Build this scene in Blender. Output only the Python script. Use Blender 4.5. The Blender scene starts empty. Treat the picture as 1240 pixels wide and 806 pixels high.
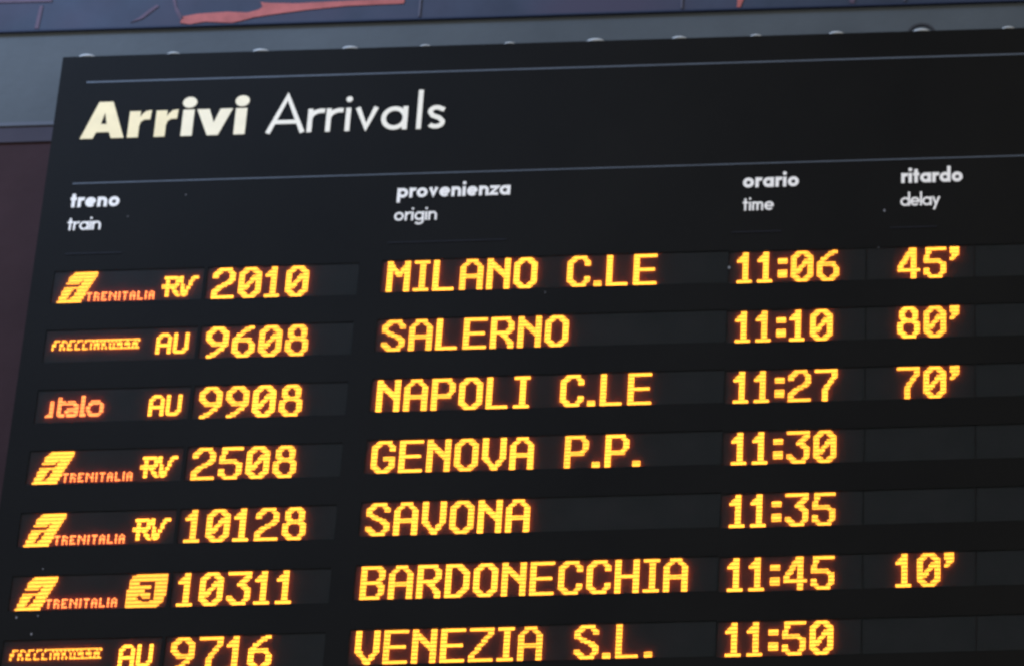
import bpy, bmesh, math, random
from mathutils import Vector, Matrix
random.seed(7)
C = bpy.context.scene.collection
SC = bpy.context.scene

# ---------------------------------------------------------------- camera, light, exposure
Z0 = 4.964                                    # height of the board's reference line above the platform
cam_d = bpy.data.cameras.new('camera')
cam = bpy.data.objects.new('camera', cam_d); C.objects.link(cam); SC.camera = cam
CAMROWS = ((0.999301, -0.028085, -0.024661), (0.034298, 0.426876, 0.903659), (-0.014852, -0.903874, 0.427541))
# columns are the camera's right, down and forward directions in the world
right = Vector([r[0] for r in CAMROWS]); down = Vector([r[1] for r in CAMROWS]); fwd = Vector([r[2] for r in CAMROWS])
m3 = Matrix((right, -down, -fwd)).transposed()
cam.matrix_world = Matrix.Translation((1.55888, -7.02061, Z0 - 3.36409)) @ m3.to_4x4()
cam_d.sensor_width = 36.0
cam_d.lens = 108.29
cam_d.shift_x = -0.52575                      # the photograph is the left part of a wider frame
cam_d.clip_end = 200
cam_d.dof.use_dof = True
cam_d.dof.focus_distance = 5.2
cam_d.dof.aperture_fstop = 9

w = bpy.data.worlds.new('World'); SC.world = w; w.use_nodes = True
w.node_tree.nodes['Background'].inputs[0].default_value = (0.95, 0.89, 0.82, 1)
w.node_tree.nodes['Background'].inputs[1].default_value = 0.72

def area(name, loc, target, size, sizey, power, col):
    l = bpy.data.lights.new(name, 'AREA'); l.shape = 'RECTANGLE'; l.size = size; l.size_y = sizey
    l.energy = power; l.color = col
    o = bpy.data.objects.new(name, l); C.objects.link(o); o.location = loc
    d = Vector(target) - Vector(loc); o.rotation_euler = d.to_track_quat('-Z', 'Y').to_euler()
    return o
# daylight falling through the glazed end of the hall, high up on the left
area('hall_window_light', (-3.6, -2.6, Z0 + 4.2), (-0.9, 0, Z0 + 0.9), 2.2, 1.2, 400, (0.40, 0.60, 1.0))

SC.render.engine = 'CYCLES'
SC.view_settings.view_transform = 'Standard'; SC.view_settings.look = 'None'
SC.view_settings.exposure = 0; SC.view_settings.gamma = 1; SC.view_settings.use_curve_mapping = False
SC.cycles.use_denoising = True
SC.cycles.filter_width = 1.9
SC.cycles.max_bounces = 6
SC.cycles.transparent_max_bounces = 12
SC.cycles.sample_clamp_indirect = 10

# ---------------------------------------------------------------- materials
def mat(name, col, rough=0.5, spec=0.5, bump=0.0, bscale=60, var=0.0, vscale=3.0):
    m = bpy.data.materials.new(name); m.use_nodes = True
    nt = m.node_tree; b = nt.nodes['Principled BSDF']
    b.inputs['Base Color'].default_value = (*col, 1); b.inputs['Roughness'].default_value = rough
    b.inputs['Specular IOR Level'].default_value = spec
    tc = nt.nodes.new('ShaderNodeTexCoord')
    if var:
        n = nt.nodes.new('ShaderNodeTexNoise'); n.inputs['Scale'].default_value = vscale; n.inputs['Detail'].default_value = 6
        n.inputs['Roughness'].default_value = 0.6
        nt.links.new(tc.outputs['Object'], n.inputs['Vector'])
        r = nt.nodes.new('ShaderNodeMapRange'); r.inputs[1].default_value = 0.3; r.inputs[2].default_value = 0.7
        r.inputs[3].default_value = 1 - var; r.inputs[4].default_value = 1 + var
        nt.links.new(n.outputs['Fac'], r.inputs[0])
        mx = nt.nodes.new('ShaderNodeMix'); mx.data_type = 'RGBA'; mx.blend_type = 'MULTIPLY'; mx.inputs[0].default_value = 1
        mx.inputs[6].default_value = (*col, 1)
        nt.links.new(r.outputs[0], mx.inputs[7]); nt.links.new(mx.outputs[2], b.inputs['Base Color'])
    if bump:
        n = nt.nodes.new('ShaderNodeTexNoise'); n.inputs['Scale'].default_value = bscale; n.inputs['Detail'].default_value = 4
        nt.links.new(tc.outputs['Object'], n.inputs['Vector'])
        bp = nt.nodes.new('ShaderNodeBump'); bp.inputs['Strength'].default_value = bump; bp.inputs['Distance'].default_value = 0.004
        nt.links.new(n.outputs['Fac'], bp.inputs['Height']); nt.links.new(bp.outputs[0], b.inputs['Normal'])
    return m

def emit(name, col, k):
    m = bpy.data.materials.new(name); m.use_nodes = True; nt = m.node_tree; nt.nodes.clear()
    e = nt.nodes.new('ShaderNodeEmission'); e.inputs[0].default_value = (*col, 1); e.inputs[1].default_value = k
    oi = nt.nodes.new('ShaderNodeObjectInfo'); mr = nt.nodes.new('ShaderNodeMapRange')      # modules age differently
    mr.inputs[3].default_value = k * 0.86; mr.inputs[4].default_value = k * 1.06
    nt.links.new(oi.outputs['Random'], mr.inputs[0]); nt.links.new(mr.outputs[0], e.inputs[1])
    o = nt.nodes.new('ShaderNodeOutputMaterial'); nt.links.new(e.outputs[0], o.inputs[0])
    return m

M = {}
M['board'] = mat('board_black_paint', (0.0040, 0.0037, 0.0030), 0.58, 0.07, bump=0.06, bscale=90, var=0.3, vscale=1.6)
M['board_edge'] = mat('board_edge_paint', (0.010, 0.010, 0.011), 0.5, 0.2)
M['cream'] = mat('cream_vinyl', (0.88, 0.74, 0.42), 0.5, 0.3, var=0.07, vscale=22)
M['cream_pale'] = mat('pale_cream_vinyl', (0.88, 0.78, 0.54), 0.5, 0.3, var=0.06, vscale=22)
M['ivory'] = mat('ivory_vinyl', (0.86, 0.80, 0.66), 0.5, 0.3, var=0.04, vscale=22)
M['white'] = mat('white_vinyl', (0.84, 0.81, 0.76), 0.5, 0.3, var=0.05, vscale=60)
M['rule'] = mat('grey_blue_line', (0.058, 0.074, 0.096), 0.45, 0.4, var=0.15, vscale=12)
M['edge_glint'] = mat('edge_glint_grey', (0.011, 0.012, 0.018), 0.5, 0.15)  # highlight along the pane's top edge, put into colour
M['beam'] = mat('grey_blue_paint', (0.072, 0.083, 0.088), 0.6, 0.15, bump=0.2, bscale=40, var=0.16, vscale=2.2)
M['lip'] = mat('pale_lip_paint', (0.085, 0.092, 0.110), 0.6, 0.15, var=0.1)
M['wall'] = mat('plum_wall_paint', (0.034, 0.018, 0.020), 0.8, 0.1, bump=0.3, bscale=30, var=0.2, vscale=3)
M['moulding'] = mat('grey_plum_paint', (0.045, 0.040, 0.052), 0.7, 0.1, var=0.15)
M['mural'] = mat('blue_print', (0.034, 0.045, 0.070), 0.6, 0.15, var=0.28, vscale=4)
_nt = M['mural'].node_tree; _b = _nt.nodes['Principled BSDF']; _src = _b.inputs['Base Color'].links[0].from_socket
_tc = _nt.nodes.new('ShaderNodeTexCoord'); _n = _nt.nodes.new('ShaderNodeTexNoise'); _n.inputs['Scale'].default_value = 2.3
_mr = _nt.nodes.new('ShaderNodeMapRange'); _mr.inputs[1].default_value = 0.42; _mr.inputs[2].default_value = 0.62
_mx = _nt.nodes.new('ShaderNodeMix'); _mx.data_type = 'RGBA'; _mx.inputs[7].default_value = (0.050, 0.045, 0.072, 1)
_nt.links.new(_tc.outputs['Object'], _n.inputs['Vector']); _nt.links.new(_n.outputs['Fac'], _mr.inputs[0]); _nt.links.new(_mr.outputs[0], _mx.inputs[0])
_nt.links.new(_src, _mx.inputs[6]); _nt.links.new(_mx.outputs[2], _b.inputs['Base Color'])
M['salmon'] = mat('salmon_print', (0.38, 0.105, 0.092), 0.6, 0.15, var=0.25, vscale=14)
M['pink'] = mat('dull_pink_print', (0.090, 0.062, 0.090), 0.6, 0.15, var=0.25, vscale=14)
M['seam'] = mat('seam_grey', (0.085, 0.085, 0.115), 0.6, 0.15)
M['frame'] = mat('dark_blue_frame', (0.018, 0.026, 0.052), 0.6, 0.15)
M['cap'] = mat('pale_cap', (0.34, 0.36, 0.36), 0.5, 0.3, var=0.15, vscale=30)
M['rubber'] = mat('black_rubber', (0.02, 0.022, 0.026), 0.6, 0.3)
M['speck'] = mat('grey_dust', (0.22, 0.22, 0.24), 0.8, 0.2)
AMBER = (5.9, 1.24, 0.105); ORANGE = (5.0, 0.62, 0.14)
K = 4.3
M['led'] = emit('led_amber', AMBER, K)
M['led_soft'] = emit('led_amber_small_signs', (4.8, 0.95, 0.09), K)
M['led_orange'] = emit('led_orange', ORANGE, K)

def led_panel_mat():
    m = bpy.data.materials.new('led_panel_face'); m.use_nodes = True
    nt = m.node_tree; b = nt.nodes['Principled BSDF']; b.inputs['Roughness'].default_value = 0.5
    tc = nt.nodes.new('ShaderNodeTexCoord')
    sc = nt.nodes.new('ShaderNodeVectorMath'); sc.operation = 'SCALE'; sc.inputs['Scale'].default_value = 1 / 0.0049
    fr = nt.nodes.new('ShaderNodeVectorMath'); fr.operation = 'FRACTION'
    sb = nt.nodes.new('ShaderNodeVectorMath'); sb.operation = 'SUBTRACT'; sb.inputs[1].default_value = (0.5, 0, 0.5)
    ml = nt.nodes.new('ShaderNodeVectorMath'); ml.operation = 'MULTIPLY'; ml.inputs[1].default_value = (1, 0, 1)
    ln = nt.nodes.new('ShaderNodeVectorMath'); ln.operation = 'LENGTH'
    lt = nt.nodes.new('ShaderNodeMath'); lt.operation = 'LESS_THAN'; lt.inputs[1].default_value = 0.38
    L = nt.links.new
    L(tc.outputs['Object'], sc.inputs[0]); L(sc.outputs[0], fr.inputs[0]); L(fr.outputs[0], sb.inputs[0])
    L(sb.outputs[0], ml.inputs[0]); L(ml.outputs[0], ln.inputs[0]); L(ln.outputs['Value'], lt.inputs[0])
    n = nt.nodes.new('ShaderNodeTexNoise'); n.inputs['Scale'].default_value = 9; n.inputs['Detail'].default_value = 5
    L(tc.outputs['Object'], n.inputs['Vector'])
    mx = nt.nodes.new('ShaderNodeMix'); mx.data_type = 'RGBA'
    mx.inputs[6].default_value = (0.26, 0.054, 0.060, 1); mx.inputs[7].default_value = (0.70, 0.150, 0.165, 1)
    L(lt.outputs[0], mx.inputs[0])
    r = nt.nodes.new('ShaderNodeMapRange'); r.inputs[1].default_value = 0.3; r.inputs[2].default_value = 0.7
    r.inputs[3].default_value = 0.8; r.inputs[4].default_value = 1.2; L(n.outputs['Fac'], r.inputs[0])
    m2 = nt.nodes.new('ShaderNodeMix'); m2.data_type = 'RGBA'; m2.blend_type = 'MULTIPLY'; m2.inputs[0].default_value = 1
    L(mx.outputs[2], m2.inputs[6]); L(r.outputs[0], m2.inputs[7]); L(m2.outputs[2], b.inputs['Base Color'])
    return m
M['panel'] = led_panel_mat()

def pane_mat():                               # smoked acrylic: dims what passes, with a soft surface sheen
    m = bpy.data.materials.new('smoked_acrylic'); m.use_nodes = True; nt = m.node_tree; nt.nodes.clear()
    t = nt.nodes.new('ShaderNodeBsdfTransparent'); t.inputs[0].default_value = (0.42, 0.60, 0.62, 1)
    g = nt.nodes.new('ShaderNodeBsdfGlossy'); g.inputs['Roughness'].default_value = 0.45; g.inputs[0].default_value = (0.5, 0.5, 0.5, 1)
    f = nt.nodes.new('ShaderNodeFresnel'); f.inputs[0].default_value = 1.25
    mx = nt.nodes.new('ShaderNodeMixShader'); o = nt.nodes.new('ShaderNodeOutputMaterial')
    nt.links.new(f.outputs[0], mx.inputs[0]); nt.links.new(t.outputs[0], mx.inputs[1]); nt.links.new(g.outputs[0], mx.inputs[2])
    nt.links.new(mx.outputs[0], o.inputs[0])
    return m
M['pane'] = pane_mat()

# ---------------------------------------------------------------- helpers
# board coordinates: u to the right, v downwards, d away from the viewer (metres)
def P3(u, v, d=0.0): return (u, d, Z0 - v)

def link(name, me, m=None, parent=None, loc=None, origin=None):
    o = bpy.data.objects.new(name, me); C.objects.link(o)
    if m is not None and len(me.materials) == 0: me.materials.append(M[m])
    if loc: o.location = loc
    if parent:
        o.parent = parent; o.matrix_parent_inverse = parent_inv(parent)
    return o
_pi = {}
def parent_inv(p):
    if p.name not in _pi:
        mw = Matrix.Identity(4); q = p
        while q:
            mw = Matrix.Translation(q.location) @ mw if q.parent is None else mw
            q = None
        _pi[p.name] = mw.inverted() if p.parent is None else Matrix.Translation(-p.location)
    return _pi[p.name]
def tag(o, label=None, cat=None, group=None, kind=None):
    if label: o['label'] = label
    if cat: o['category'] = cat
    if group: o['group'] = group
    if kind: o['kind'] = kind
    return o
def mesh_of(bm, name='mesh'):
    me = bpy.data.meshes.new(name); bm.normal_update(); bm.to_mesh(me); bm.free(); return me
def box(bm, u0, u1, v0, v1, d0, d1, back=True):
    vs = [bm.verts.new(P3(u, v, d)) for d in (d0, d1) for v in (v0, v1) for u in (u0, u1)]
    F = [(0, 1, 3, 2), (0, 4, 5, 1), (2, 3, 7, 6), (0, 2, 6, 4), (1, 5, 7, 3)] + ([(4, 6, 7, 5)] if back else [])
    for f in F: bm.faces.new([vs[i] for i in f])
def boxobj(name, dims, m, parent=None, back=True, bevel=0.0):
    bm = bmesh.new(); box(bm, *dims, back=back)
    bmesh.ops.recalc_face_normals(bm, faces=bm.faces)
    if bevel: bmesh.ops.bevel(bm, geom=bm.edges[:], offset=bevel, segments=2, affect='EDGES')
    return link(name, mesh_of(bm, name), m, parent)
def prism(bm, pts, d0, d1):
    """outline given in board coordinates, pushed forward from d1 to d0"""
    a = [bm.verts.new(P3(u, v, d0)) for u, v in pts]; b = [bm.verts.new(P3(u, v, d1)) for u, v in pts]
    bm.faces.new(a)
    for i in range(len(pts)):
        j = (i + 1) % len(pts); bm.faces.new((a[i], b[i], b[j], a[j]))
def stroke(bm, pts, hw, d0, d1, closed=False):
    """a ribbon of constant width along a polyline with mitred corners"""
    n = len(pts); L = []; R = []
    for i in range(n):
        p = Vector(pts[i])
        a = Vector(pts[i - 1]) if (i > 0 or closed) else None
        b = Vector(pts[(i + 1) % n]) if (i < n - 1 or closed) else None
        d1_ = (p - a).normalized() if a is not None else None
        d2_ = (b - p).normalized() if b is not None else None
        if d1_ is None: d1_ = d2_
        if d2_ is None: d2_ = d1_
        n1 = Vector((-d1_.y, d1_.x)); n2 = Vector((-d2_.y, d2_.x)); mm = (n1 + n2)
        mm = mm.normalized() if mm.length > 1e-6 else n1
        k = hw / max(0.5, mm.dot(n1)); L.append(p + mm * k); R.append(p - mm * k)
    rng = range(n if closed else n - 1)
    V = lambda p, d: bm.verts.new(P3(p.x, p.y, d))
    lf = [V(p, d0) for p in L]; rf = [V(p, d0) for p in R]; lb = [V(p, d1) for p in L]; rb = [V(p, d1) for p in R]
    for i in rng:
        j = (i + 1) % n
        bm.faces.new((lf[i], lf[j], rf[j], rf[i])); bm.faces.new((lf[i], lb[i], lb[j], lf[j])); bm.faces.new((rf[i], rf[j], rb[j], rb[i]))
    if not closed:
        bm.faces.new((lf[0], rf[0], rb[0], lb[0])); bm.faces.new((lf[-1], lb[-1], rb[-1], rf[-1]))

# ---------------------------------------------------------------- the setting
def struct(o): o['kind'] = 'structure'; return o
struct(boxobj('back_wall', (-4.5, 6.5, -3.2, 3.6, 0.308, 0.55), 'wall'))
struct(boxobj('wall_moulding', (-4.5, 6.5, -1.70, -0.768, 0.3025, 0.3075), 'moulding'))
BT = -0.816                                    # the beam's lower edge
struct(boxobj('grey_beam', (-4.5, 6.5, -1.75, BT, 0.30, 0.302), 'beam', bevel=0.0006))
struct(boxobj('beam_lip', (-4.5, 6.5, BT - 0.012, BT - 0.001, 0.2985, 0.2995), 'lip'))

# ---------------------------------------------------------------- printed panel above the beam
billboard = bpy.data.objects.new('billboard', None); C.objects.link(billboard); billboard.location = P3(0.7, -1.104, 0.29)
tag(billboard, 'dark blue printed panel with salmon red streaks, on the beam above the departure style board', 'billboard')
billboard['label'] = 'dark blue printed panel with salmon streaks, fixed above the black board'
MV = -1.1125; MD = 0.29
segs = (-3.4, -0.383, 0.35, 0.97, 2.2, 3.4)
for a, b in zip(segs[:-1], segs[1:]):
    boxobj('printed_sheet', (a + 0.0015, b - 0.0015, -1.72, MV - 0.006, MD, 0.2995), 'mural', billboard)
boxobj('bottom_rail', (-3.4, 3.4, MV - 0.0055, MV, MD - 0.001, 0.2995), 'frame', billboard)
for a in segs[1:-1]:
    boxobj('seam_strip', (a - 0.0025, a + 0.0025, -1.72, MV - 0.008, MD - 0.004, MD - 0.0005), 'seam', billboard)
def streak(pts, m):
    pts = [(a, min(b - 0.0095, MV - 0.0065)) for a, b in pts]
    bm = bmesh.new(); prism(bm, pts, MD - 0.0022, MD - 0.0004); return link('streak', mesh_of(bm), m, billboard)
streak([(-1.0536, -1.1143), (-1.0485, -1.1348), (-1.0072, -1.1424), (-0.9235, -1.1459), (-0.867, -1.1413), (-0.837, -1.1493), (-0.8251, -1.1592), (-0.8337, -1.1738), (-0.8026, -1.1701), (-0.7349, -1.1664), (-0.6455, -1.1684), (-0.5337, -1.1708), (-0.4274, -1.1709), (-0.429, -1.1554), (-0.5882, -1.1533), (-0.6994, -1.1444), (-0.799, -1.1324), (-0.8487, -1.1251), (-0.8759, -1.117), (-0.9085, -1.1079), (-0.9482, -1.1132), (-0.9821, -1.1163), (-1.026, -1.1082)], 'salmon')
streak([(-1.0865, -1.2011), (-1.0763, -1.2007), (-1.0683, -1.1679), (-1.0451, -1.1295), (-1.0544, -1.1221), (-1.0714, -1.1551)], 'pink')
streak([(-1.6781, -1.2158), (-1.4239, -1.2132), (-1.4246, -1.1963), (-1.4952, -1.1975), (-1.6758, -1.1988)], 'pink')
streak([(-1.4569, -1.1851), (-1.4473, -1.1847), (-1.4514, -1.1104), (-1.4627, -1.1108)], 'pink')
streak([(-1.1423, -1.1641), (-1.124, -1.1764), (-1.1195, -1.1711), (-1.1612, -1.1324), (-1.1935, -1.1206), (-1.1676, -1.1391)], 'pink')
streak([(0.5049, -1.14), (0.5236, -1.1394), (0.5138, -1.1018), (0.5043, -1.1076)], 'salmon')
streak([(0.8142, -1.147), (0.8375, -1.1462), (0.8302, -1.1103), (0.8185, -1.1125)], 'pink')
streak([(-0.5567, -1.2237), (-0.088, -1.2616), (-0.0869, -1.2433), (-0.5554, -1.2072)], 'pink')

# ---------------------------------------------------------------- the arrivals board
VB = 1.75; UR = 2.75; UL = -1.2579; VT = -0.8537
board = bpy.data.objects.new('arrivals_board', None); C.objects.link(board); board.location = P3((UL + UR) / 2, VB, 0)
tag(board, 'black station arrivals board with amber LED rows of trains, white Arrivi Arrivals heading', 'arrivals board')
boxobj('casing', (UL, UR, VT, VB, 0.008, 0.16), 'board_edge', board, bevel=0.003)

P_ = 0.0049
ROWS = 9
# column: left, right, drift of the module rows against the others
COLS = [(-1.1980, -0.8080, -0.1225), (-0.7990, -0.4080, -0.1225), (-0.3480, 0.5461, -0.1274),
        (0.5469, 0.8986, -0.1236), (0.8994, 1.1759, -0.1236), (1.1767, 2.0200, -0.1236), (2.0300, 2.6600, -0.1236)]
H18 = 18 * P_
ROWV = 0.1673
# face plate with an opening for every display
bm = bmesh.new()
def quad(u0, u1, v0, v1, d=0.0):
    bm.faces.new([bm.verts.new(P3(*p)) for p in ((u0, v0, d), (u0, v1, d), (u1, v1, d), (u1, v0, d))])
TOPV = -0.30
quad(UL + 0.003, UR - 0.003, VT + 0.002, TOPV)
prev = UL + 0.003
for (a, b, vb) in COLS:
    quad(prev, a, TOPV, VB - 0.003)
    y = TOPV
    for r in range(ROWS):
        t0 = vb + r * ROWV - H18 - 0.0015; t1 = vb + r * ROWV + 0.0015
        quad(a, b, y, t0); y = t1
        for q in (((a, t0, 0), (b, t0, 0), (b, t0, .0075), (a, t0, .0075)), ((a, t1, 0), (a, t1, .0075), (b, t1, .0075), (b, t1, 0)),
                  ((a, t0, 0), (a, t0, .0075), (a, t1, .0075), (a, t1, 0)), ((b, t0, 0), (b, t1, 0), (b, t1, .0075), (b, t0, .0075))):
            bm.faces.new([bm.verts.new(P3(*p)) for p in q])
    quad(a, b, y, VB - 0.003)
    prev = b
quad(prev, UR - 0.003, TOPV, VB - 0.003)
# outer rim
for (a, b, c, d) in ((UL + .003, VT + .002, UR - .003, VT + .002), (UL + .003, VT + .002, UL + .003, VB - .003), (UR - .003, VT + .002, UR - .003, VB - .003), (UL + .003, VB - .003, UR - .003, VB - .003)):
    bm.faces.new([bm.verts.new(P3(*p)) for p in ((a, b, 0), (c, d, 0), (c, d, .016), (a, b, .016))])
link('face_plate', mesh_of(bm), 'board', board)

# lines across the header
boxobj('rule_line', (-1.1815, UR - 0.03, -0.7740, -0.7697, -0.0006, 0.0004), 'rule', board, back=False)
boxobj('rule_line', (-1.1820, UR - 0.03, -0.4692, -0.4659, -0.0006, 0.0004), 'rule', board, back=False)
for a, b, v in ((-1.176, -1.03, -0.2610), (-0.337, -0.03, -0.2667), (0.552, 0.68, -0.2680), (0.96, 1.08, -0.2680)):  # thin grey strips imitating light caught on the pane edge below the headings
    boxobj('edge_glint_strip', (a, b, v - 0.0012, v + 0.0010, -0.0015, 0.0004), 'edge_glint', board, back=False)

# ---- header lettering
def arc(cx, cy, rx, ry, a0, a1, n=16):
    return [(cx + rx * math.cos(math.radians(a0 + (a1 - a0) * i / n)), cy - ry * math.sin(math.radians(a0 + (a1 - a0) * i / n))) for i in range(n + 1)]
def glyph(ch, X, sw):
    """strokes of a geometric lower case letter: x to the right, y down, baseline 0, x height X; returns strokes, dots, advance"""
    h = sw / 2; r = X / 2 - h; cy = -X / 2; S = []; D = []
    ring = arc(X / 2, cy, r, r, 0, 360, 24)[:-1]
    if ch == 'o': S = [(ring, 1)]; adv = X
    elif ch in 'adg':
        S = [(ring, 1)]; xs = X - h
        S.append(([(xs, 0), (xs, -X if ch != 'd' else -1.62 * X)], 0))
        if ch == 'g':
            S[-1] = ([(xs, -X), (xs, 0.08 * X)] + arc(X / 2, 0.08 * X, r, r * 0.8, 0, -150, 10)[1:], 0)
        adv = X
    elif ch == 'p': S = [(ring, 1), ([(h, -X), (h, 0.5 * X)], 0)]; adv = X
    elif ch == 'n':
        W = 0.90 * X; rr = W / 2 - h
        S = [([(h, 0), (h, -X)], 0), ([(W - h, 0), (W - h, -X + h + rr)] + arc(W / 2, -X + h + rr, rr, rr, 0, 180, 12)[1:], 0)]; adv = W
    elif ch == 'm':
        W = 0.66 * X; rr = W / 2 - h * 0.8
        S = [([(h, 0), (h, -X)], 0)]
        for k in (0, 1):
            x0 = k * (W - 2 * h * 0.8 + 0.0)
            S.append(([(x0 + W - h, 0), (x0 + W - h, -X + h + rr)] + arc(x0 + W / 2, -X + h + rr, rr, rr, 0, 180, 10)[1:], 0))
        adv = 2 * W - h * 1.6
    elif ch == 'r': S = [([(h, 0), (h, -X)], 0), ([(h, -X * 0.55)] + arc(0.52 * X, -X * 0.55, 0.52 * X - h, 0.45 * X - h, 170, 75, 8), 0)]; adv = 0.56 * X
    elif ch == 'i': S = [([(h, 0), (h, -X)], 0)]; D = [(h, -1.36 * X, max(h * 1.15, 0.1 * X))]; adv = sw
    elif ch == 'l': S = [([(h, 0), (h, -1.62 * X)], 0)]; adv = sw
    elif ch == 't': S = [([(0.27 * X, 0), (0.27 * X, -1.38 * X)], 0), ([(0, -X + h * .8), (0.56 * X, -X + h * .8)], 0)]; adv = 0.54 * X
    elif ch == 'e': S = [(arc(X / 2, cy, r, r, 0, 318, 22), 0), ([(h, cy), (X - h * 0.6, cy)], 0)]; adv = X
    elif ch == 'v': S = [([(h * 0.9, -X), (0.43 * X, -h * 1.5), (0.86 * X - h * 0.9, -X)], 0)]; adv = 0.86 * X
    elif ch == 'y': S = [([(h, -X), (0.45 * X, -0.05 * X)], 0), ([(0.86 * X - h, -X), (0.2 * X, 0.5 * X)], 0)]; adv = 0.86 * X
    elif ch == 'z': S = [([(0, -X + h), (0.72 * X, -X + h), (0.06 * X, -h), (0.76 * X, -h)], 0)]; adv = 0.76 * X
    elif ch == 's':
        W = 0.64 * X
        S = [([(W * 0.97, -0.80 * X)] + arc(W / 2, -0.74 * X, W / 2 - h, 0.26 * X - h, 40, 200, 9) + [(W * 0.30, -0.56 * X), (W * 0.68, -0.46 * X)] + arc(W / 2, -0.27 * X, W / 2 - h * 0.7, 0.27 * X - h, 20, -150, 10), 0)]; adv = W
    return S, D, adv
def letter_bm(bm, S, D, u, v, sw):
    k = 0
    for pts, closed in S:
        stroke(bm, [(u + x, v + y) for x, y in pts], sw / 2, -0.0010 - 0.00008 * k, 0.0006, closed); k += 1
    for (x, y, r) in D:
        prism(bm, [(u + x + r * math.cos(a * math.pi / 8), v + y + r * math.sin(a * math.pi / 8)) for a in range(16)], -0.0010 - 0.00008 * k, 0.0006); k += 1
def word(txt, u, v, X, sw, u_end, m):
    items = [glyph(c, X, sw) for c in txt]
    tot = sum(i[2] for i in items); gap = (u_end - u - tot) / (len(txt) - 1)
    bm = bmesh.new(); x = u
    for S, D, adv in items:
        letter_bm(bm, S, D, x, v, sw); x += adv + gap
    return link('lettering', mesh_of(bm), m, board)
B1, B2 = -0.3970, -0.3300
word('treno', -1.1810, B1, 0.0285, 0.0088, -1.0520, 'white')
word('train', -1.1805, B2, 0.0250, 0.0052, -1.0930, 'white')
word('provenienza', -0.3240, B1, 0.0280, 0.0082, -0.0290, 'white')
word('origin', -0.3270, B2, 0.0250, 0.0052, -0.2160, 'white')
word('orario', 0.5770, B1, 0.0285, 0.0088, 0.7220, 'white')
word('time', 0.5780, B2, 0.0250, 0.0052, 0.6590, 'white')
word('ritardo', 0.9880, B1, 0.0285, 0.0088, 1.1470, 'white')
word('delay', 0.9860, B2, 0.0250, 0.0052, 1.0890, 'white')
BV = -0.5997
def letter(draw, m):
    bm = bmesh.new(); draw(bm); return link('letter', mesh_of(bm), m, board)
# heavy "Arrivi"
def heavyA(bm):
    u = -1.1795
    T = lambda pts: [(u + x, BV - y) for x, y in pts]
    prism(bm, T([(0, 0), (0.034, 0), (0.042, 0.020), (0.0375, 0.020), (0.0515, 0.044), (0.0575, 0.076), (0.0600, 0.110), (0.0390, 0.110)][:3] + [(0.0515, 0.044), (0.0590, 0.078), (0.0590, 0.110), (0.0400, 0.110)]), -0.0010, 0.0006)
    prism(bm, T([(0.1165, 0), (0.0825, 0), (0.0750, 0.020), (0.0665, 0.044), (0.0590, 0.078), (0.0590, 0.110), (0.0775, 0.110)]), -0.00108, 0.0006)
    prism(bm, T([(0.038, 0.0185), (0.0790, 0.0185), (0.0690, 0.0430), (0.0490, 0.0430)]), -0.00116, 0.0006)
def heavyr(u):
    def f(bm):
        T = lambda pts: [(u + x, BV - y) for x, y in pts]
        prism(bm, T([(0, 0), (0.029, 0), (0.029, 0.079), (0, 0.079)]), -0.0010, 0.0006)
        prism(bm, T([(0.0285, 0.032), (0.032, 0.046), (0.041, 0.0530), (0.0565, 0.0530), (0.0580, 0.0810), (0.044, 0.0790), (0.036, 0.0720), (0.0285, 0.060)]), -0.00108, 0.0006)
    return f
def heavyi(u):
    def f(bm):
        prism(bm, [(u, BV), (u + 0.0300, BV), (u + 0.0300, BV - 0.079), (u, BV - 0.079)], -0.0010, 0.0006)
        prism(bm, [(u + 0.0155 + 0.0190 * math.cos(a * math.pi / 10), BV - 0.1010 + 0.0165 * math.sin(a * math.pi / 10)) for a in range(20)], -0.00108, 0.0006)
    return f
def heavyv(bm):
    u = -0.8755
    T = lambda pts: [(u + x, BV - y) for x, y in pts]
    prism(bm, T([(0, 0.079), (0.033, 0.079), (0.0475, 0.038), (0.0475, 0), (0.0330, 0)]), -0.0010, 0.0006)
    prism(bm, T([(0.0950, 0.079), (0.0620, 0.079), (0.0475, 0.038), (0.0475, 0), (0.0620, 0)]), -0.00108, 0.0006)
letter(heavyA, 'cream'); letter(heavyr(-1.0545), 'cream'); letter(heavyr(-0.9835), 'cream')
letter(heavyi(-0.9125), 'cream_pale'); letter(heavyv, 'cream_pale'); letter(heavyi(-0.7725), 'cream_pale')   # less yellowed
# light "Arrivals"
LS = 0.0128
def lightA(bm):
    u = -0.6865
    stroke(bm, [(u + 0.0045, BV), (u + 0.0500, BV - 0.1100), (u + 0.0965, BV)], LS / 2, -0.0010, 0.0006)
    stroke(bm, [(u + 0.0200, BV - 0.0330), (u + 0.0810, BV - 0.0330)], LS / 2 * 0.9, -0.00108, 0.0006)
def light(ch, u, X=0.0700):
    def f(bm):
        S, D, adv = glyph(ch, X, LS)
        if ch == 'l': S = [([(LS / 2, 0), (LS / 2, -0.118)], 0)]
        if ch == 'i': D = [(LS / 2, -0.0960, 0.0085)]
        letter_bm(bm, S, D, u, BV, LS)
    return f
letter(lightA, 'ivory')
for ch, u in (('r', -0.5790), ('r', -0.5300), ('i', -0.4785), ('v', -0.4530), ('a', -0.3840), ('l', -0.2895), ('s', -0.2610)):
    letter(light(ch, u), 'ivory')

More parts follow.
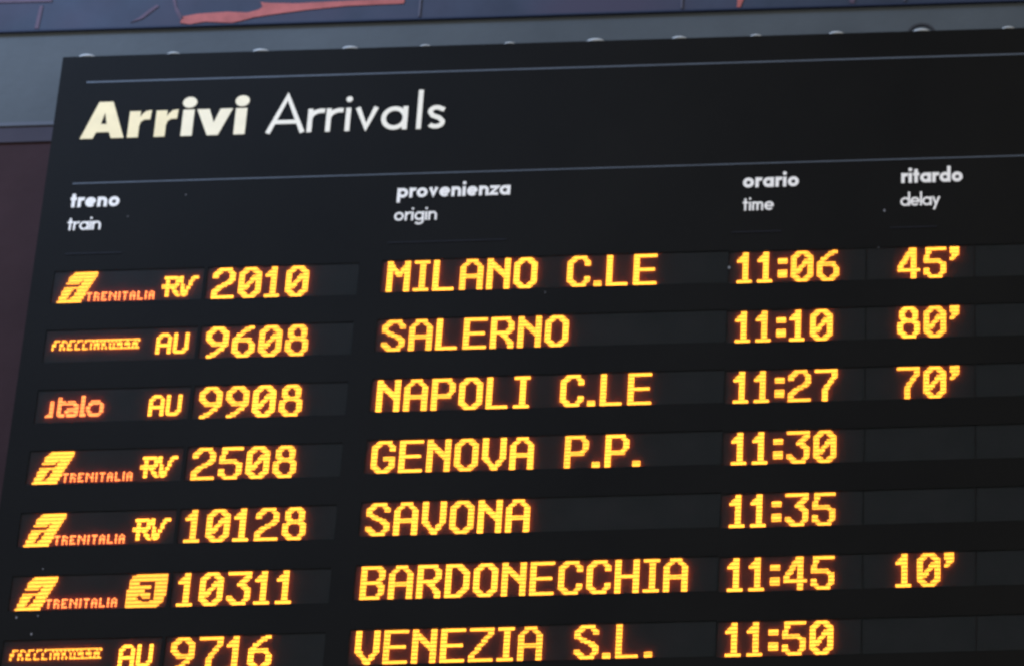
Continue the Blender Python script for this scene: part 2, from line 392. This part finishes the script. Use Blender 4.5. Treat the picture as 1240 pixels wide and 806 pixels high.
# ---- LED displays
L_, R_, T_, B_ = 1.5, 10.5, 1.5, 16.5
O_ = [(4.4, T_), (7.6, T_), (R_, 4.4), (R_, 13.6), (7.6, B_), (4.4, B_), (L_, 13.6), (L_, 4.4), (4.4, T_)]
G = {
 'O': (12, [O_]), '0': (12, [O_, [(3.6, 12.2), (8.4, 6.4)]]),
 '1': (8, [[(1.4, 5.0), (4.3, 1.8)], [(4.3, 1.5), (4.3, 16.5)], [(1.2, 16.5), (7.0, 16.5)]]),
 '2': (12, [[(1.5, 5.2), (1.7, 3.9), (4, T_), (8, T_), (R_, 4), (R_, 6.8), (8.4, 9.2), (4, 11), (1.6, 13.6), (1.5, B_), (10.6, B_)]]),
 '3': (12, [[(1.2, T_), (10.4, T_), (10.0, 3), (6.4, 7.2), (8.4, 7.6), (R_, 10), (R_, 13.6), (8, B_), (4, B_), (L_, 14), (1.5, 13.6)]]),
 '4': (12, [[(8.6, 17), (8.6, T_), (7.8, T_), (1.4, 11.2), (1.4, 12.4), (10.8, 12.4)]]),
 '5': (12, [[(10.6, T_), (2, T_), (1.8, 8), (7.8, 8), (R_, 10.4), (R_, 13.8), (8, B_), (4, B_), (L_, 14.2), (1.4, 13.2)]]),
 '6': (12, [[(9.8, T_), (7.6, 2.2), (3.6, 5.4), (L_, 8.5), (L_, 13.8), (4.2, B_), (7.8, B_), (R_, 13.8), (R_, 10.6), (8, 8.2), (2, 8.2)]]),
 '7': (12, [[(1.2, T_), (10.6, T_), (10.4, 4), (6.2, 9.6), (5.4, 12), (5.4, 16.8)]]),
 '8': (12, [[(4.5, T_), (7.5, T_), (9.6, 3.6), (9.6, 6.0), (8, 8.2), (4, 8.2), (2.4, 6.0), (2.4, 3.6), (4.5, T_)],
            [(4, 8.2), (8, 8.2), (R_, 10.4), (R_, 14), (8, B_), (4, B_), (L_, 14), (L_, 10.4), (4, 8.2)]]),
 '9': (12, [[(2.2, B_), (4.4, 15.8), (8.4, 12.6), (R_, 9.5), (R_, 4.2), (7.8, T_), (4.2, T_), (L_, 4.2), (L_, 7.4), (4, 9.8), (10, 9.8)]]),
 ':': (5, [[(1.6, 5.2), (3.4, 5.2), (3.4, 6.6), (1.6, 6.6), (1.6, 5.2)], [(1.6, 12.2), (3.4, 12.2), (3.4, 13.6), (1.6, 13.6), (1.6, 12.2)]]),
 'M': (12, [[(L_, 17), (L_, 1)], [(R_, 17), (R_, 1)], [(1.8, 2.4), (6, 8.2), (10.2, 2.4)]]),
 'I': (8, [[(1, T_), (7, T_)], [(4, T_), (4, B_)], [(1, B_), (7, B_)]]),
 'L': (11, [[(L_, 1), (L_, B_), (9.6, B_)]]),
 'A': (12, [[(L_, 17), (L_, 4.8), (4.4, T_), (7.6, T_), (R_, 4.8), (R_, 17)], [(1.5, 9.6), (10.5, 9.6)]]),
 'N': (12, [[(L_, 17), (L_, 1)], [(R_, 17), (R_, 1)], [(2, 3.6), (10, 11)]]),
 'C': (12, [[(R_, 5.2), (10.2, 4), (8, T_), (4.4, T_), (L_, 4.4), (L_, 13.6), (4.4, B_), (8, B_), (10.2, 14), (R_, 12.8)]]),
 'G': (12, [[(R_, 5.2), (10.2, 4), (8, T_), (4.4, T_), (L_, 4.4), (L_, 13.6), (4.4, B_), (7.8, B_), (R_, 13.8), (R_, 10.4), (7.2, 10.4)]]),
 '.': (4, [[(1.3, 15.2), (2.7, 15.2), (2.7, 16.7), (1.3, 16.7), (1.3, 15.2)]]),
 'E': (12, [[(10.6, T_), (L_, T_), (L_, B_), (10.6, B_)], [(1.5, 8.8), (9.2, 8.8)]]),
 'S': (12, [[(R_, 4.6), (8, T_), (4, T_), (L_, 4), (L_, 6.4), (4, 8.5), (8, 9.5), (R_, 11.6), (R_, 14), (8, B_), (4, B_), (1.4, 13.4)]]),
 'R': (12, [[(L_, 17), (L_, T_), (8, T_), (R_, 4), (R_, 7), (8.2, 9.4), (1.5, 9.4)], [(6.2, 9.8), (10.4, 14.8), (10.6, 17)]]),
 'P': (12, [[(L_, 17), (L_, T_), (8, T_), (R_, 4), (R_, 7.4), (8.2, 9.8), (1.5, 9.8)]]),
 'V': (12, [[(L_, 1), (L_, 10.6), (6, 16.3), (R_, 10.6), (R_, 1)]]),
 'D': (12, [[(L_, T_), (6.8, T_), (R_, 5.6), (R_, 12.4), (6.8, B_), (L_, B_), (L_, T_)]]),
 'B': (12, [[(L_, T_), (8, T_), (R_, 3.8), (R_, 6.6), (8.6, 8.8), (1.5, 8.8)], [(8.6, 8.8), (R_, 11), (R_, 14), (8, B_), (L_, B_), (L_, T_)]]),
 'H': (12, [[(L_, 17), (L_, 1)], [(R_, 17), (R_, 1)], [(1.5, 8.8), (10.5, 8.8)]]),
 'Z': (12, [[(1.2, T_), (10.6, T_), (10, 3.4), (1.8, 14.4), (1.5, B_), (10.8, B_)]]),
}
ADV = {':': 7, '.': 6.4, '1': 11, 'I': 10, "'": 6}
def seg_d(px, py, a, b):
    ax, ay = a; bx, by = b; dx, dy = bx - ax, by - ay; q = dx * dx + dy * dy
    t = 0 if q == 0 else max(0, min(1, ((px - ax) * dx + (py - ay) * dy) / q))
    return math.hypot(px - ax - t * dx, py - ay - t * dy)
def raster(lines, wd, ht, r):
    return {(i, j) for j in range(ht) for i in range(wd)
            if any(seg_d(i + .5, j + .5, l[k], l[k + 1]) < r for l in lines for k in range(len(l) - 1))}
def inside(px, py, poly):
    c = False; n = len(poly)
    for i in range(n):
        (x1, y1), (x2, y2) = poly[i], poly[i - 1]
        if (y1 > py) != (y2 > py) and px < (x2 - x1) * (py - y1) / (y2 - y1) + x1: c = not c
    return c
def fill(poly, wd, ht): return {(i, j) for j in range(ht) for i in range(wd) if inside(i + .5, j + .5, poly)}
def bitmap(rows, du=0, dv=0): return {(i + du, j + dv) for j, s in enumerate(rows) for i, ch in enumerate(s) if ch == '#'}
def led_mesh(cells, m, r0=0.00210):
    """one small dome per lit diode; origin at the glyph's upper left corner"""
    vs = []; fs = []; r1, h = 0.0014, 0.0023
    for (i, j) in sorted(cells):
        cx = (i + .5) * P_; cz = -(j + .5 + (0.13 if j % 2 == 0 else -0.13)) * P_; b = len(vs)   # diodes sit in paired rows
        for r, y in ((r0, 0.0), (r1, -h)):
            for k in range(6):
                a = k * math.pi / 3; vs.append((cx + r * math.cos(a), y, cz + r * math.sin(a)))
        for k in range(6):
            n = (k + 1) % 6; fs.append((b + k, b + n, b + 6 + n, b + 6 + k))
        fs.append(tuple(b + 6 + k for k in range(6)))
    me = bpy.data.meshes.new('led_cells'); me.from_pydata(vs, [], fs); me.update(); me.materials.append(M[m])
    return me
_cache = {}
def char_mesh(ch):
    if ch not in _cache:
        if ch == "'": cells = bitmap(["#####", "#####", "#####", "#####", ".####", ".###.", "###..", "##..."])
        else:
            wd, lines = G[ch]           # uprights three diodes thick, bars two
            lines = [[((round(x - .5) + .5) / 1.42, round(1 + (y - 1.5) * 16 / 15) / 1.02) for x, y in l] for l in lines]
            cells = {(i, j) for j in range(18) for i in range(wd)
                     if any(seg_d((i + .5) / 1.42, (j + .5) / 1.02, l[k], l[k + 1]) < 1 for l in lines for k in range(len(l) - 1))}
        _cache[ch] = led_mesh(cells, 'led', 0.00190)
    return _cache[ch]
LEDD = 0.0058
def display(ci, r):
    a, b, vb = COLS[ci]; v1 = vb + r * ROWV; v0 = v1 - H18
    bm = bmesh.new(); U0, V0 = a, v0
    n = lambda u, v: bm.verts.new((u - a, 0, -(v - v0)))
    # panel sheet with its own origin at the upper left diode
    for q in (((a, v0 - .0014), (a, v1 + .0014), (b, v1 + .0014), (b, v0 - .0014)),): bm.faces.new([n(*p) for p in q])
    o = link('led_display', mesh_of(bm), 'panel', board, loc=(a, LEDD, Z0 - v0))
    bm = bmesh.new()
    vs = [bm.verts.new((x, y, z)) for y in (-0.0045, -0.0031) for z in (0.0012, -(H18 + 0.0012)) for x in (0.0003, b - a - 0.0003)]
    for f in ((0, 1, 3, 2), (4, 6, 7, 5), (0, 4, 5, 1), (2, 3, 7, 6), (0, 2, 6, 4), (1, 5, 7, 3)): bm.faces.new([vs[i] for i in f])
    p = bpy.data.objects.new('cover_pane', mesh_of(bm)); C.objects.link(p); p.data.materials.append(M['pane']); p.parent = o
    return o
def put(disp, name, me, u, vshift=0):
    o = bpy.data.objects.new(name, me); C.objects.link(o); o.parent = disp
    o.location = (u - disp.location.x, -0.0004, -vshift * P_)
    return o
def text(disp, s, u, k=1.0):
    for ch in s:
        if ch == ' ': u += 13.6 * P_ * k; continue
        nm = 'led_digit' if ch.isdigit() else 'led_letter' if ch.isalpha() else 'led_mark'
        put(disp, nm, char_mesh(ch), u).scale.x = k
        u += ADV.get(ch, 14) * P_ * k
D = {(c, r): display(c, r) for c in range(len(COLS)) for r in range(ROWS)}

# small category letters, 12 diodes tall
SM = {
 'RV': (20, [[(2.6, 12), (2.6, 1)], [(0.8, 6.2), (2.6, 6.2)], [(2.0, 1), (7.2, 1), (8.4, 2.4), (8.4, 4.4), (7.2, 6), (2.6, 6)], [(5.4, 6.2), (8.6, 11.4)], [(10.0, 1), (11.4, 10.8)], [(18.2, 0.8), (16.2, 1.4), (12.2, 11.2)]]),
 'AV': (17, [[(1.2, 12), (1.2, 2.8), (2.6, 1), (5.6, 1), (7.0, 2.8), (7.0, 12)], [(1.2, 6.6), (7, 6.6)], [(9.6, 0.6), (9.6, 9.2), (11.4, 11.2), (14, 11.2), (15.6, 9.2), (15.6, 0.6)]]),
}
F5 = {'T': ["###", ".#.", ".#.", ".#.", ".#."], 'R': ["##.", "#.#", "##.", "#.#", "#.#"], 'E': ["###", "#..", "##.", "#..", "###"],
      'N': ["#..#", "##.#", "#.##", "#..#", "#..#"], 'I': ["#", "#", "#", "#", "#"], 'A': [".#.", "#.#", "###", "#.#", "#.#"], 'L': ["#..", "#..", "#..", "#..", "###"],
      'F': ["###", "#..", "##.", "#..", "#.."], 'C': ["###", "#..", "#..", "#..", "###"], 'O': ["###", "#.#", "#.#", "#.#", "###"], 'S': ["###", "#..", "###", "..#", "###"]}
def small_text(s, slant=0.0, stretch=1):
    cells = set(); x = 0
    for ch in s:
        rows = F5[ch]; rows = [q for q in rows for _ in range(stretch)] if stretch > 1 else rows
        cells |= {(i + x + int(round((len(rows) - 1 - j) * slant)), j) for j, q in enumerate(rows) for i, c in enumerate(q) if c == '#'}
        x += len(rows[0]) + 1
    return cells
body = fill([(8.6, 0), (19.6, 0), (19.6, 2.6), (12.4, 18), (0, 18), (3.0, 9.2), (3.8, 7), (6.2, 2)], 20, 18)
notch = fill([(2.0, 7.0), (10.6, 7.0), (12.0, 5.0), (12.8, 5.4), (11.0, 8.6), (2.0, 8.6)], 20, 18)
slit = raster([[(8.8, 10.6), (6.4, 15.2)]], 20, 18, 1.1)
logo_me = led_mesh(body - notch - slit, 'led_soft')
train_me = led_mesh({(i, j) for (i, j) in small_text('TRENITALIA', 0.0)} | set(), 'led_orange')
badge = fill([(4.6, 0), (20, 0), (20, 10), (18.2, 15.6), (15, 18), (0, 18), (0.4, 8.5), (1.8, 2)], 20, 18) - raster([[(6.8, 4.6), (13.4, 4.6), (13.4, 12.4), (12, 13.6), (8, 13.6), (6.4, 12.2)], [(9.6, 8.8), (13.4, 8.8)]], 20, 18, 1.0)
badge_me = led_mesh(badge, 'led_soft')
rv_me = led_mesh(raster(SM['RV'][1], 20, 12, 0.95), 'led'); av_me = led_mesh(raster(SM['AV'][1], 17, 12, 0.95), 'led')
fr = small_text('FRECCIAROSSA', 0.2)
fr = {(i, j + (1 if j > 2 else 0)) for i, j in fr} | {(i, 3) for i, j in fr if j == 2}
fr |= {(i, 0) for i in range(20, 46)} | {(i, 5) for i in range(33, 46)}
frec_me = led_mesh(fr, 'led_soft')
it = [[(1.0, 11.4), (3.0, 11.4)], [(3.0, 11), (3.0, 3.8)], [(6.6, 1.6), (6.6, 9.6), (8.0, 11), (8.8, 11)], [(6.4, 4.2), (9.2, 4.2)],
      [(11.2, 4.4), (14.6, 4.4), (15.6, 5.6), (15.6, 10.8), (12.0, 10.8), (11.0, 9.4), (12.0, 7.6), (15.6, 7.6)],
      [(18.8, 0.8), (18.8, 10.8), (20.2, 10.8)], [(23.8, 4.2), (27.6, 4.2), (29.2, 6), (29.2, 9), (27.6, 10.8), (23.8, 10.8), (22.4, 9), (22.4, 6), (23.8, 4.2)]]
ital_me = led_mesh(raster(it, 31, 12, 0.92), 'led_orange')

UN, UP, UT, UD = -0.7850, -0.3340, 0.5680, 0.9800
TRAINS = [('fs', 'rv', '2010', 'MILANO C.LE', '11:06', "45'"), ('fr', 'av', '9608', 'SALERNO', '11:10', "80'"),
          ('it', 'av', '9908', 'NAPOLI C.LE', '11:27', "70'"), ('fs', 'rv', '2508', 'GENOVA P.P.', '11:30', ''),
          ('fs', 'rv', '10128', 'SAVONA', '11:35', ''), ('fs', '3', '10311', 'BARDONECCHIA', '11:45', "10'"),
          ('fr', 'av', '9716', 'VENEZIA S.L.', '11:50', '')]
for r, (op, cat, num, org, tim, dly) in enumerate(TRAINS):
    d0 = D[(0, r)]
    if op == 'fs': put(d0, 'led_emblem', logo_me, -1.1840); put(d0, 'led_word', train_me, -1.1085, 12.0)
    elif op == 'fr': put(d0, 'led_word', frec_me, -1.1800, 5.2 if r == 1 else 4.2)
    else: put(d0, 'led_word', ital_me, -1.1740, 3.0)
    if cat == '3': put(d0, 'led_badge', badge_me, -0.9110)
    elif cat == 'rv': put(d0, 'led_word', rv_me, -0.9150, 4)
    else: put(d0, 'led_word', av_me, -0.9120, {1: 2.8, 2: 3.8, 6: 3}[r])
    text(D[(1, r)], num, UN, 0.995); text(D[(2, r)], org, UP, 1.014); text(D[(3, r)], tim, UT, 0.972); text(D[(4, r)], dly, UD, 0.97)

# ---- pale caps standing on the top edge, and the lifting ring
def cap_mesh():
    bm = bmesh.new(); n = 16; rings = []
    for (r, z) in ((0.027, 0.0), (0.0265, 0.008), (0.022, 0.016), (0.013, 0.021), (0.0, 0.0225)):
        rings.append([bm.verts.new((r * math.cos(2 * math.pi * k / n), r * 0.8 * math.sin(2 * math.pi * k / n), z)) for k in range(n)] if r else bm.verts.new((0, 0, z)))
    for a, b in zip(rings[:-2], rings[1:-1]):
        for k in range(n): bm.faces.new((a[k], a[(k + 1) % n], b[(k + 1) % n], b[k]))
    for k in range(n): bm.faces.new((rings[-2][k], rings[-2][(k + 1) % n], rings[-1]))
    bm.faces.new(rings[0][::-1])
    me = mesh_of(bm)
    for p in me.polygons: p.use_smooth = True
    me.materials.append(M['cap']); return me
cm = cap_mesh()
for k, (u, s) in enumerate(((-1.197, 1.0), (-0.963, .85), (-0.729, 1.0), (-0.489, 1.0), (-0.286, .75), (-0.061, .75), (0.168, 1.05), (0.392, .95), (0.597, .8), (0.811, .95), (1.037, 1.0), (1.268, .85), (1.50, .9), (1.73, .9), (1.96, .9), (2.19, .9), (2.42, .9), (2.64, .9))):
    o = link('cap', cm, None, board, loc=(u, 0.024, Z0 - VT - 0.0005)); o.scale = (s, 1, 0.66 * s)
bm = bmesh.new()
stroke(bm, [(1.037 + 0.036 * math.cos(math.pi * k / 14), VT - 0.001 - 0.034 * math.sin(math.pi * k / 14)) for k in range(15)], 0.0035, 0.026, 0.034)
link('lifting_ring', mesh_of(bm), 'rubber', board)

# ---- specks of dust on the face
bm = bmesh.new()
for (u, v, s) in [(-1.1321, 0.7764, 0.0035), (-1.1744, 0.7325, 0.003), (0.945, -0.3189, 0.0035), (0.5483, -0.1676, 0.004), (-0.8796, -0.4248, 0.002), (-1.0248, -0.3665, 0.0015), (-1.125, 0.6066, 0.002), (-1.1217, 0.7297, 0.002), (0.0781, -0.1119, 0.0018), (0.931, -0.2121, 0.0015)]:
    n = 6; prism(bm, [(u + 0.75 * s * (0.8 + .4 * random.random()) * math.cos(k * math.pi / 3), v + s * (0.8 + .4 * random.random()) * math.sin(k * math.pi / 3)) for k in range(n)], -0.0006, 0.0003)
tag(link('dust_specks', mesh_of(bm), 'speck', board), kind='stuff')
